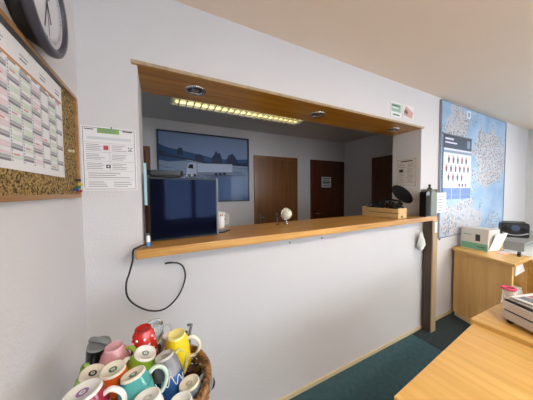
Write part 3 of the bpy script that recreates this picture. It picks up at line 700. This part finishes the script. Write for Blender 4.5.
# small globe ornament with a dark round ring beside
r = empty('globe_ornament', (1.245, .225, CT), 'small pale globe ornament on a metal foot in the middle of the counter', 'ornament')
MB().lathe([(0, 0), (.022, 0), (.023, .004), (.010, .010), (.005, .02), (.005, .034), (.009, .040), (0, .042)], 28).build('foot', CHROME, r)
prof = [(max(0., .046*math.sin(PI*k/16)), .084-.046*math.cos(PI*k/16)) for k in range(17)]
g_ = ramp_mat('globe_print', 'voronoi', 60, [(.0, (60, 66, 60)), (.12, (96, 100, 90)), (.22, (214, 208, 188)), (.6, (226, 220, 202))], .25)
MB().lathe(prof, 32).build('globe', g_, r)
MB().tube([(-.050*math.sin(a)*1.0-.0, 0, .084+.050*math.cos(a)) for a in [PI*k/14 for k in range(15)]], .003, 8).build('meridian_arm', CHROME, r)
r = empty('magnifier', (1.158, .225, CT), 'small dark ring-shaped magnifier left of the globe ornament', 'magnifier')
MB().tube([(.022*math.cos(2*PI*k/28), 0, .090+.022*math.sin(2*PI*k/28)) for k in range(28)], .0045, 8, closed=True).build('ring', BLACK, r)
MB().tube([(.0, 0, .002), (.0, 0, .064)], .004, 8).build('stem', GREY, r)
MB().lathe([(0, 0), (.018, 0), (.018, .003), (0, .005)], 20).build('foot', GREY, r)

# crate with dark cables
TXc, TYc = (2.285, 2.405), (-.055, .25)
r = empty('wooden_crate', (2.345, .135, CT), 'pale wooden crate lying across the right end of the counter', 'crate')
w2, l2, hc = .066, .195, .098
m = MB()
for z0, z1 in ((.004, .048), (.053, .094)):
    m.box(-w2, -w2+.007, -l2, l2, z0, z1); m.box(w2-.007, w2, -l2, l2, z0, z1)
m.build('long_slats', CRATE, r, bevel=.001)
m = MB(); m.box(-w2+.007, w2-.007, -l2, -l2+.010, .002, .10); m.build('end_board', CRATE, r, bevel=.001)
bx(-w2+.007, w2-.007, l2-.010, l2, .002, .10).build('end_board', CRATE, r, bevel=.001)
bx(-w2+.007, w2-.007, -l2+.01, l2-.01, .0, .006).build('bottom_board', CRATE, r)
for a in (-w2+.015, w2-.015): MB().lathe([(0, 0), (.004, 0), (.004, .003), (0, .003)], 10, T=Matrix.Translation((a, -l2, .05)) @ Matrix.Rotation(PI/2, 4, 'X')).build('nail', GREY, r)
rng = random.Random(9)
def tangle(cx, cy, z0, sx, sy, sz, n, rr, mt, label, name):
    pts = [(rng.uniform(-sx, sx), rng.uniform(-sy, sy), rng.uniform(rr*1.2, sz)) for _ in range(n)]
    o = MB().tube(smooth_path(pts, 7), rr, 8).build(name, mt); o.location = (cx, cy, z0)
    return tag(o, label, 'cable')
tangle(2.345, .035, CT+.006, .045, .08, .165, 44, .009, BLACK, 'black cable tangled in the near half of the crate', 'coiled_cable')
tangle(2.345, .21, CT+.006, .042, .075, .150, 38, .009, mat('dark_slate_rubber', (38, 38, 48), .4), 'dark slate cable tangled in the far half of the crate', 'coiled_cable')
tangle(2.345, .06, CT+.12, .040, .09, .06, 16, .003, GREY, 'thin grey cable lying over the black ones in the crate', 'coiled_cable')
m = MB(); m.prism([(-.03, -.04), (.035, -.045), (.04, .03), (-.025, .04)], 0, .004, T=Matrix.Rotation(math.radians(14), 4, 'Y'))
o = m.build('paper_slip', WHITE); o.location = (2.335, .285, CT+.100); tag(o, 'small white paper on the far end of the crate', 'paper')
# black round dish head on a thin grey stand
r = empty('round_dish', (2.56, .09, CT), 'black round shallow dish tilted on a thin grey stand by the crate', 'dish')
MATB = mat('matt_black', (12, 12, 16), .7); MATB.node_tree.nodes['Principled BSDF'].inputs['Specular IOR Level'].default_value = .1
q = Vector((-.13, -.77, .60)).normalized()
T = Matrix.Translation((-.010, -.015, .222)) @ q.to_track_quat('Z', 'Y').to_matrix().to_4x4()
MB().lathe([(0, -.018), (.04, -.016), (.088, -.006), (.112, .008), (.117, .012), (.113, .014), (.086, .002), (.04, -.008), (0, -.011)], 48, T=T).build('dish', MATB, r)
MB().tube([(.0, .0, .006), (.0, .0, .15), (-.006, -.008, .205)], .005, 10).build('stand_rod', SILVER, r)
MB().lathe([(0, 0), (.045, 0), (.046, .004), (.01, .009), (0, .009)], 28).build('foot', SILVER, r)
# black file and grey box on the far right end
r = empty('black_speaker', (2.712, -.07, CT), 'narrow black speaker standing at the right end of the counter', 'speaker')
m = MB(); n = 12
out = [(-.036, 0), (.036, 0), (.036, .225)]+[(.036*math.cos(PI*k/n), .225+.03*math.sin(PI*k/n)) for k in range(1, n)]+[(-.036, .225)]
m.prism(out, -.022, .04, T=Matrix(((1, 0, 0, 0), (0, 0, 1, 0), (0, 1, 0, 0), (0, 0, 0, 1))))
m.build('cabinet', BLACK, r, bevel=.002)
bx(-.028, .028, -.024, -.022, .015, .215).build('grille', mat('dark_mesh', (30, 28, 28), .8, bump=1, bscale=600), r)
r = empty('grey_file_box', (2.812, -.06, CT), 'grey standing file box at the very end of the counter', 'file box')
m = MB(); m.box(-.055, -.052, -.038, .058, 0, .275); m.box(.052, .055, -.038, .058, 0, .275); m.box(-.052, .052, .055, .058, 0, .275); m.box(-.052, .052, -.038, -.035, 0, .245); m.box(-.052, .052, -.035, .055, 0, .003)
m.build('box_shell', mat('grey_card', (130, 134, 128), .6), r, bevel=.001)
m = MB()
for k in range(7): m.box(-.046+.013*k, -.040+.013*k, -.030, .05, .004, .262+.006*(k % 3))
m.build('files', mat('file_paper', (176, 178, 170), .7), r)
r = empty('desk_ornament', (2.83, -.045, CT+.2752), 'small dark figure-like ornament on top of the grey file box', 'ornament')
MB().lathe([(0, 0), (.020, 0), (.022, .008), (.012, .018), (.008, .026), (.013, .034), (.013, .042), (.006, .050), (0, .054)], 20).build('body', mat('dark_bronze', (54, 50, 46), .4), r)
# white cloth bundle on a hook below the counter
r = empty('white_cloth', (2.70, -.004, 1.03), 'crumpled white cloth hanging from a hook under the counter beside the post', 'cloth')
v = []; f = []; n1, n2 = 14, 20; rng = random.Random(3)
for i in range(n1+1):
    t = i/n1; wd = .010+.040*math.sin(min(1, t*1.25)*PI/2)*(1-.55*max(0, t-.75)/.25)
    for k in range(n2):
        a = 2*PI*k/n2; rr = wd*(1+.16*math.sin(a*4+t*5)+.07*rng.random())
        v.append((rr*math.cos(a)+.012*math.sin(t*3), -.034+rr*.55*math.sin(a), .03-.18*t))
for i in range(n1):
    for k in range(n2): f.append((i*n2+k, i*n2+(k+1) % n2, (i+1)*n2+(k+1) % n2, (i+1)*n2+k))
f.append(tuple(range(n2))); f.append(tuple(n1*n2+k for k in range(n2)))
MB().add(v, f, 0, True).build('cloth', mat('white_cotton', (214, 216, 212), .9), r)
MB().tube(smooth_path([(0, 0, .06), (0, -.03, .055), (0, -.036, .036), (0, -.02, .026)], 6), .003, 8).build('hook', SILVER, r)
tag(bx(3.135, 3.152, -.008, 0, .92, 1.215).build('wooden_strip', mat('red_brown_wood', (140, 70, 56), .5), loc=(3.143, 0, .92)), 'narrow red-brown strip on the wall just right of the post', 'strip')

# ------------------------------------------------------------------ desks
def desk(name, pts, ztop, label, leg_pts):
    r = empty(name, (pts[0][0], pts[0][1], 0), label, 'desk'); ox, oy = pts[0]
    MB().prism([(x-ox, y-oy) for x, y in pts], ztop-.025, ztop).build('desk_top', OAKY, r, bevel=.002)
    for (x0, x1, y0, y1) in leg_pts: bx(x0-ox, x1-ox, y0-oy, y1-oy, 0, ztop-.025).build('leg_panel', OAKY, r)
    return r
desk('beech_desk', [(1.048, -.800), (1.048, -2.2), (1.846, -2.2), (1.846, -.742)], .75, 'large beech desk nearest the camera at the lower right', [(1.10, 1.125, -2.1, -1.0), (1.79, 1.815, -2.1, -1.0)])
desk('beech_desk', [(1.850, -.728), (1.850, -2.2), (2.50, -2.2), (2.50, -.750)], .768, 'smaller slightly higher beech desk carrying the stack of trays', [(1.90, 1.925, -2.1, -.92), (2.42, 2.445, -2.1, -.92)])

# trays with magazines
DT = .768
r = empty('document_tray_stack', (1.99, -.81, DT), 'two pale document boxes stacked on the far desk with dark seams', 'document tray')
r.rotation_euler.z = math.radians(-26)
PALE = mat('pale_grey_box', (206, 196, 188), .5)
for k in range(2):
    z = .018+.052*k
    m = MB(); m.box(0, .36, -.30, -.004, z, z+.044)
    m.build('document_box', PALE, r, bevel=.004)
    m = MB(); m.box(.006, .354, -.294, -.010, z+.044, z+.052); m.build('dark_seam', BLACK, r)
for (a, b_) in ((.01, -.03), (.01, -.27), (.33, -.03), (.33, -.27)): bx(a, a+.02, b_-.01, b_+.01, 0, .018).build('foot', BLACK, r)
zz = DT+.018+.052*2+.0005; rng = random.Random(12)
tin = [((214, 210, 206), 'pale'), ((196, 190, 196), 'grey'), ((226, 224, 222), 'white')]
spots = [(.03, -.27, .23, .25, 3), (.10, -.29, .2, .27, -6), (.05, -.20, .17, .18, 10)]
for k, ((c_, nm), (x, y, ww, hh, an)) in enumerate(zip(tin, spots)):
    rr = empty('magazine', (0, 0, 0), ['pale magazine at the bottom of the pile on the document boxes', 'grey magazine in the middle of the pile on the document boxes', 'small white leaflet on top of the pile on the document boxes'][k], 'magazine', 'magazines on the document boxes')
    base = Matrix.Translation((1.99, -.81, zz+k*.0065)) @ Matrix.Rotation(math.radians(-26), 4, 'Z') @ Matrix.Translation((x, y, 0)) @ Matrix.Rotation(math.radians(an), 4, 'Z')
    rr.matrix_world = base
    bx(0, ww, 0, hh, 0, .006).build('pages', mat('magazine_'+nm, c_, .5), rr)
    m = MB(); m.box(ww*.1, ww*.45, hh*.5, hh*.9, .006, .0064, 0); m.box(ww*.5, ww*.9, hh*.6, hh*.88, .006, .0064, 1); m.box(ww*.1, ww*.9, hh*.32, hh*.40, .006, .0064, 2); m.box(ww*.1, ww*.7, hh*.15, hh*.22, .006, .0064, 2); m.box(ww*.55, ww*.8, hh*.45, hh*.55, .006, .0064, 3)
    m.build('cover_print', [mat('cover_grey', (120, 124, 136), .5), mat('cover_red', (176, 96, 104), .5), DARKINK, mat('cover_green', (130, 160, 130), .5)], rr)
# clear cup with pink rim ring
CUPM = mat('clear_plastic', (235, 232, 230), .1); CUPM.node_tree.nodes['Principled BSDF'].inputs['Alpha'].default_value = .28
r = empty('clear_cup', (2.235, -.775, DT), 'clear cup with a bright pink ring around its rim behind the document boxes', 'cup')
MB().lathe([(0, 0), (.028, 0), (.030, .004), (.027, .105), (.025, .105), (.028, .008), (0, .006)], 32).build('cup_body', CUPM, r)
MB().tube([(.028*math.cos(2*PI*k/32), .028*math.sin(2*PI*k/32), .108+.002*math.sin(k*2.4)) for k in range(32)], .0065, 8, closed=True).build('pink_ring', mat('pink_rubber', (226, 70, 120), .5), r)

# ------------------------------------------------------------------ cabinet by the wall
r = empty('beech_cabinet', (3.42, -.02, 0), 'low beech cabinet against the wall with an open shelf end', 'cabinet'); ox, oy = 3.42, -.02
MB().prism([(3.395-ox, 0), (3.175-ox, -.575-oy), (3.66-ox, -.575-oy), (3.66-ox, 0)], .782, .808).build('top_board', OAKY, r, bevel=.002)
MB().prism([(3.43-ox, -.01), (3.235-ox, -.545-oy), (3.255-ox, -.550-oy), (3.45-ox, -.01)], 0.045, .782).build('side_panel', OAKZ, r)
MB().prism([(3.63-ox, -.01), (3.63-ox, -.55-oy), (3.65-ox, -.55-oy), (3.65-ox, -.01)], 0.045, .782).build('side_panel', OAKZ, r)
MB().prism([(3.45-ox, -.01), (3.45-ox, -.025), (3.63-ox, -.025), (3.63-ox, -.01)], .045, .782).build('back_panel', OAKZ, r)
MB().prism([(3.42-ox, -.03), (3.225-ox, -.56-oy), (3.66-ox, -.56-oy), (3.66-ox, -.03)], 0, .045).build('plinth', mat('pale_edge', (206, 180, 140), .5), r)
for z in (.40, .67): MB().prism([(3.452-ox, -.027), (3.262-ox, -.535-oy), (3.628-ox, -.535-oy), (3.628-ox, -.027)], z-.018, z).build('shelf', OAKY, r)
d = MB().box(-.018, 0, -.40, 0, .05, .775, T=Matrix.Translation((3.66-ox, -.552-oy, 0)) @ Matrix.Rotation(math.radians(-22), 4, 'Z')).build('door', OAKY, r, bevel=.001)
for k, (z, h_, nm) in enumerate(((.6705, .085, 'upper'), (.4005, .10, 'lower'))):
    m = MB()
    for q in range(6): m.prism([(3.28+.002*q, -.555), (3.56, -.55+.003*q), (3.55, -.28), (3.36, -.28)], z+h_*q/6, z+h_*(q+.85)/6)
    tag(m.build('paper_stack', WHITE, loc=(3.42, -.4, z)), 'stack of white papers on the %s shelf of the cabinet' % nm, 'papers', 'paper stacks in the cabinet')

# white and green carton
CTOP = .808
r = empty('cardboard_carton', (3.52, -.05, CTOP), 'white and pale green cardboard carton with an open side flap on the cabinet', 'carton')
P4 = [(0, 0), (-.045, -.25), (.135, -.285), (.18, -.03)]
P4 = [(x+.02, y) for x, y in P4]
hb = .24; th = .004
wh = mat('carton_white', (214, 212, 206), .6); gr = mat('carton_green', (120, 176, 150), .6); dk = mat('carton_dark', (60, 66, 66), .5)
m = MB()
def wall(a, b_, z0, z1, mi, off=0.):
    ax, ay = a; bx_, by = b_; L_ = math.hypot(bx_-ax, by-ay); nx, ny = (by-ay)/L_, -(bx_-ax)/L_
    m.add([(ax+nx*off, ay+ny*off, z0), (bx_+nx*off, by+ny*off, z0), (bx_+nx*off, by+ny*off, z1), (ax+nx*off, ay+ny*off, z1), (ax+nx*(off-th), ay+ny*(off-th), z0), (bx_+nx*(off-th), by+ny*(off-th), z0), (bx_+nx*(off-th), by+ny*(off-th), z1), (ax+nx*(off-th), ay+ny*(off-th), z1)],
          [(0, 1, 2, 3), (7, 6, 5, 4), (0, 4, 5, 1), (1, 5, 6, 2), (2, 6, 7, 3), (3, 7, 4, 0)], mi)
for i in range(4): wall(P4[i], P4[(i+1) % 4], 0, hb, 0)
m.prism(P4, 0.001, .004, 0); m.prism(P4, hb-.004, hb, 0)
m.build('carton_body', wh, r)
m = MB()
def on_side(u0, u1, z0, z1, mi):
    a = Vector(P4[0]+(0,)); b_ = Vector(P4[1]+(0,)); n = Vector((-(a-b_).y, (a-b_).x, 0)).normalized()
    if n.x > 0: n = -n
    p0, p1 = a.lerp(b_, u0)+n*.0012, a.lerp(b_, u1)+n*.0012; q0, q1 = p0-n*.0008, p1-n*.0008
    m.add([(p0.x, p0.y, z0), (p1.x, p1.y, z0), (p1.x, p1.y, z1), (p0.x, p0.y, z1), (q0.x, q0.y, z0), (q1.x, q1.y, z0), (q1.x, q1.y, z1), (q0.x, q0.y, z1)], [(0, 1, 2, 3), (7, 6, 5, 4), (0, 4, 5, 1), (1, 5, 6, 2), (2, 6, 7, 3), (3, 7, 4, 0)], mi)
on_side(.02, .98, .004, .075, 0); on_side(.55, .72, .10, .175, 1); on_side(.10, .40, .16, .17, 0); on_side(.6, .9, .03, .045, 1)
m.build('carton_print', [gr, dk], r)
m = MB(); th = .003
a, b_ = Vector((P4[1][0], P4[1][1], 0)), Vector((P4[2][0], P4[2][1], 0))
o_ = Vector((.03, -.06, 0))
m.add([tuple(a+Vector((.0, -.004, .0))+Vector((.0, 0, .01))), tuple(b_+Vector((0, -.004, .01))), tuple(b_+Vector((.05, -.05, .20))), tuple(a+Vector((.05, -.05, .20))),
       tuple(a+Vector((.0, -.001, .01))), tuple(b_+Vector((0, -.001, .01))), tuple(b_+Vector((.05, -.047, .20))), tuple(a+Vector((.05, -.047, .20)))],
      [(0, 1, 2, 3), (7, 6, 5, 4), (0, 4, 5, 1), (1, 5, 6, 2), (2, 6, 7, 3), (3, 7, 4, 0)])
m.build('open_flap', mat('flap_white', (232, 236, 232), .6), r)
# small stationery on the cabinet
tag(MB().prism([(3.50, -.42), (3.62, -.43), (3.63, -.36), (3.52, -.35)], CTOP, CTOP+.004).build('pink_note', mat('pink_paper', (228, 186, 186), .7), loc=(3.56, -.39, CTOP)), 'pale pink paper lying beside the carton on the cabinet', 'paper')
# white side table with the grey shelf and radio
r = empty('white_table', (4.4, -.32, 0), 'white-topped table along the wall behind the beech cabinet', 'table')
bx(-.72, 1.0, -.30, .30, .745, .772).build('table_top', mat('white_table_top', (222, 226, 228), .4), r, bevel=.002)
for a, b_ in ((-.68, -.24), (.96, -.24), (-.68, .26), (.96, .26)): bx(a-.02, a+.02, b_-.02, b_+.02, 0, .745).build('leg', SILVER, r)
r = empty('riser_shelf', (4.5, -.19, .772), 'light grey raised shelf on the white table under the radio', 'shelf')
bx(-.50, .75, -.26, .14, .085, .105).build('shelf_board', LGREY, r, bevel=.002)
for a in (-.48, .73): bx(a-.01, a+.01, -.25, .13, 0, .085).build('side_support', LGREY, r)
RZ = .772+.105
r = empty('portable_radio', (4.39, -.26, RZ), 'black portable radio with a rounded silver trim beside the wall map', 'radio'); r.rotation_euler.z = math.radians(-62)
m = MB(); n = 16
out = [(-.115, 0), (.115, 0), (.122, .015), (.122, .165), (.11, .185), (-.11, .185), (-.122, .165), (-.122, .015)]
TT = Matrix(((1, 0, 0, 0), (0, 0, 1, 0), (0, 1, 0, 0), (0, 0, 0, 1)))
m.prism(out, -.07, .05, T=TT); m.build('radio_case', BLACK, r, bevel=.006)
m = MB(); pts = [(-.112+.224*k/20, -.072, .06-.03*math.sin(PI*k/20)) for k in range(21)]; m.tube(pts, .0065, 8); m.build('silver_trim', SILVER, r)
m = MB(); m.prism([(.07*math.cos(2*PI*k/24)*.55, .120+.04*math.sin(2*PI*k/24)) for k in range(24)], -.078, -.07, T=TT); m.build('display_dome', mat('bluegrey_gloss', (70, 84, 110), .15), r)
for s in (-1, 1): MB().lathe([(0, .006), (.028, .006), (.032, .0)], 28, T=Matrix.Translation((s*.078, -.07, .12)) @ Matrix.Rotation(PI/2, 4, 'X')).build('loudspeaker', mat('dark_mesh2', (30, 30, 36), .8), r)
MB().tube(smooth_path([(-.09, 0, .180), (-.09, 0, .194), (.09, 0, .194), (.09, 0, .180)], 4), .005, 8).build('carry_handle', BLACK, r)
# things on the white table
TZ = .7725
for k, (x, y, an, lb_) in enumerate(((3.80, -.46, 8, 'white sheet at the left end of the white table'), (3.98, -.50, -15, 'tilted white sheet in the middle of the white table'))):
    o = bx(-.10, .10, -.07, .07, 0, .0015).build('paper_sheet', WHITE); o.location = (x, y, TZ); o.rotation_euler.z = math.radians(an); tag(o, lb_, 'paper', 'sheets on the white table')
r = empty('desk_stapler', (3.60, -.50, CTOP), 'small dark stapler on the right edge of the beech cabinet', 'stapler'); r.rotation_euler.z = math.radians(10)
bx(-.06, .06, -.014, .014, 0, .008).build('stapler_base', BLACK, r, bevel=.002)
MB().prism([(-.055, .012), (.055, .022), (.055, .03), (.03, .036), (-.055, .028)], -.012, .012, T=TT).build('stapler_arm', BLACK, r, bevel=.002)
MB().box(.04, .055, -.012, .012, .006, .024).build('hinge', GREY, r)
r = empty('tape_dispenser', (3.86, -.30, TZ), 'small yellow-tan tape roll holder in front of the grey shelf', 'tape')
MB().lathe([(.018, -.009), (.034, -.009), (.034, .009), (.018, .009), (.018, -.009)], 28, T=Matrix.Translation((0, 0, .046)) @ Matrix.Rotation(PI/2, 4, 'X')).build('tape_roll', mat('tan_tape', (206, 164, 84), .3), r)
bx(-.045, .045, -.014, .014, 0, .014).build('holder', mat('clear_grey', (170, 176, 180), .3), r, bevel=.002)
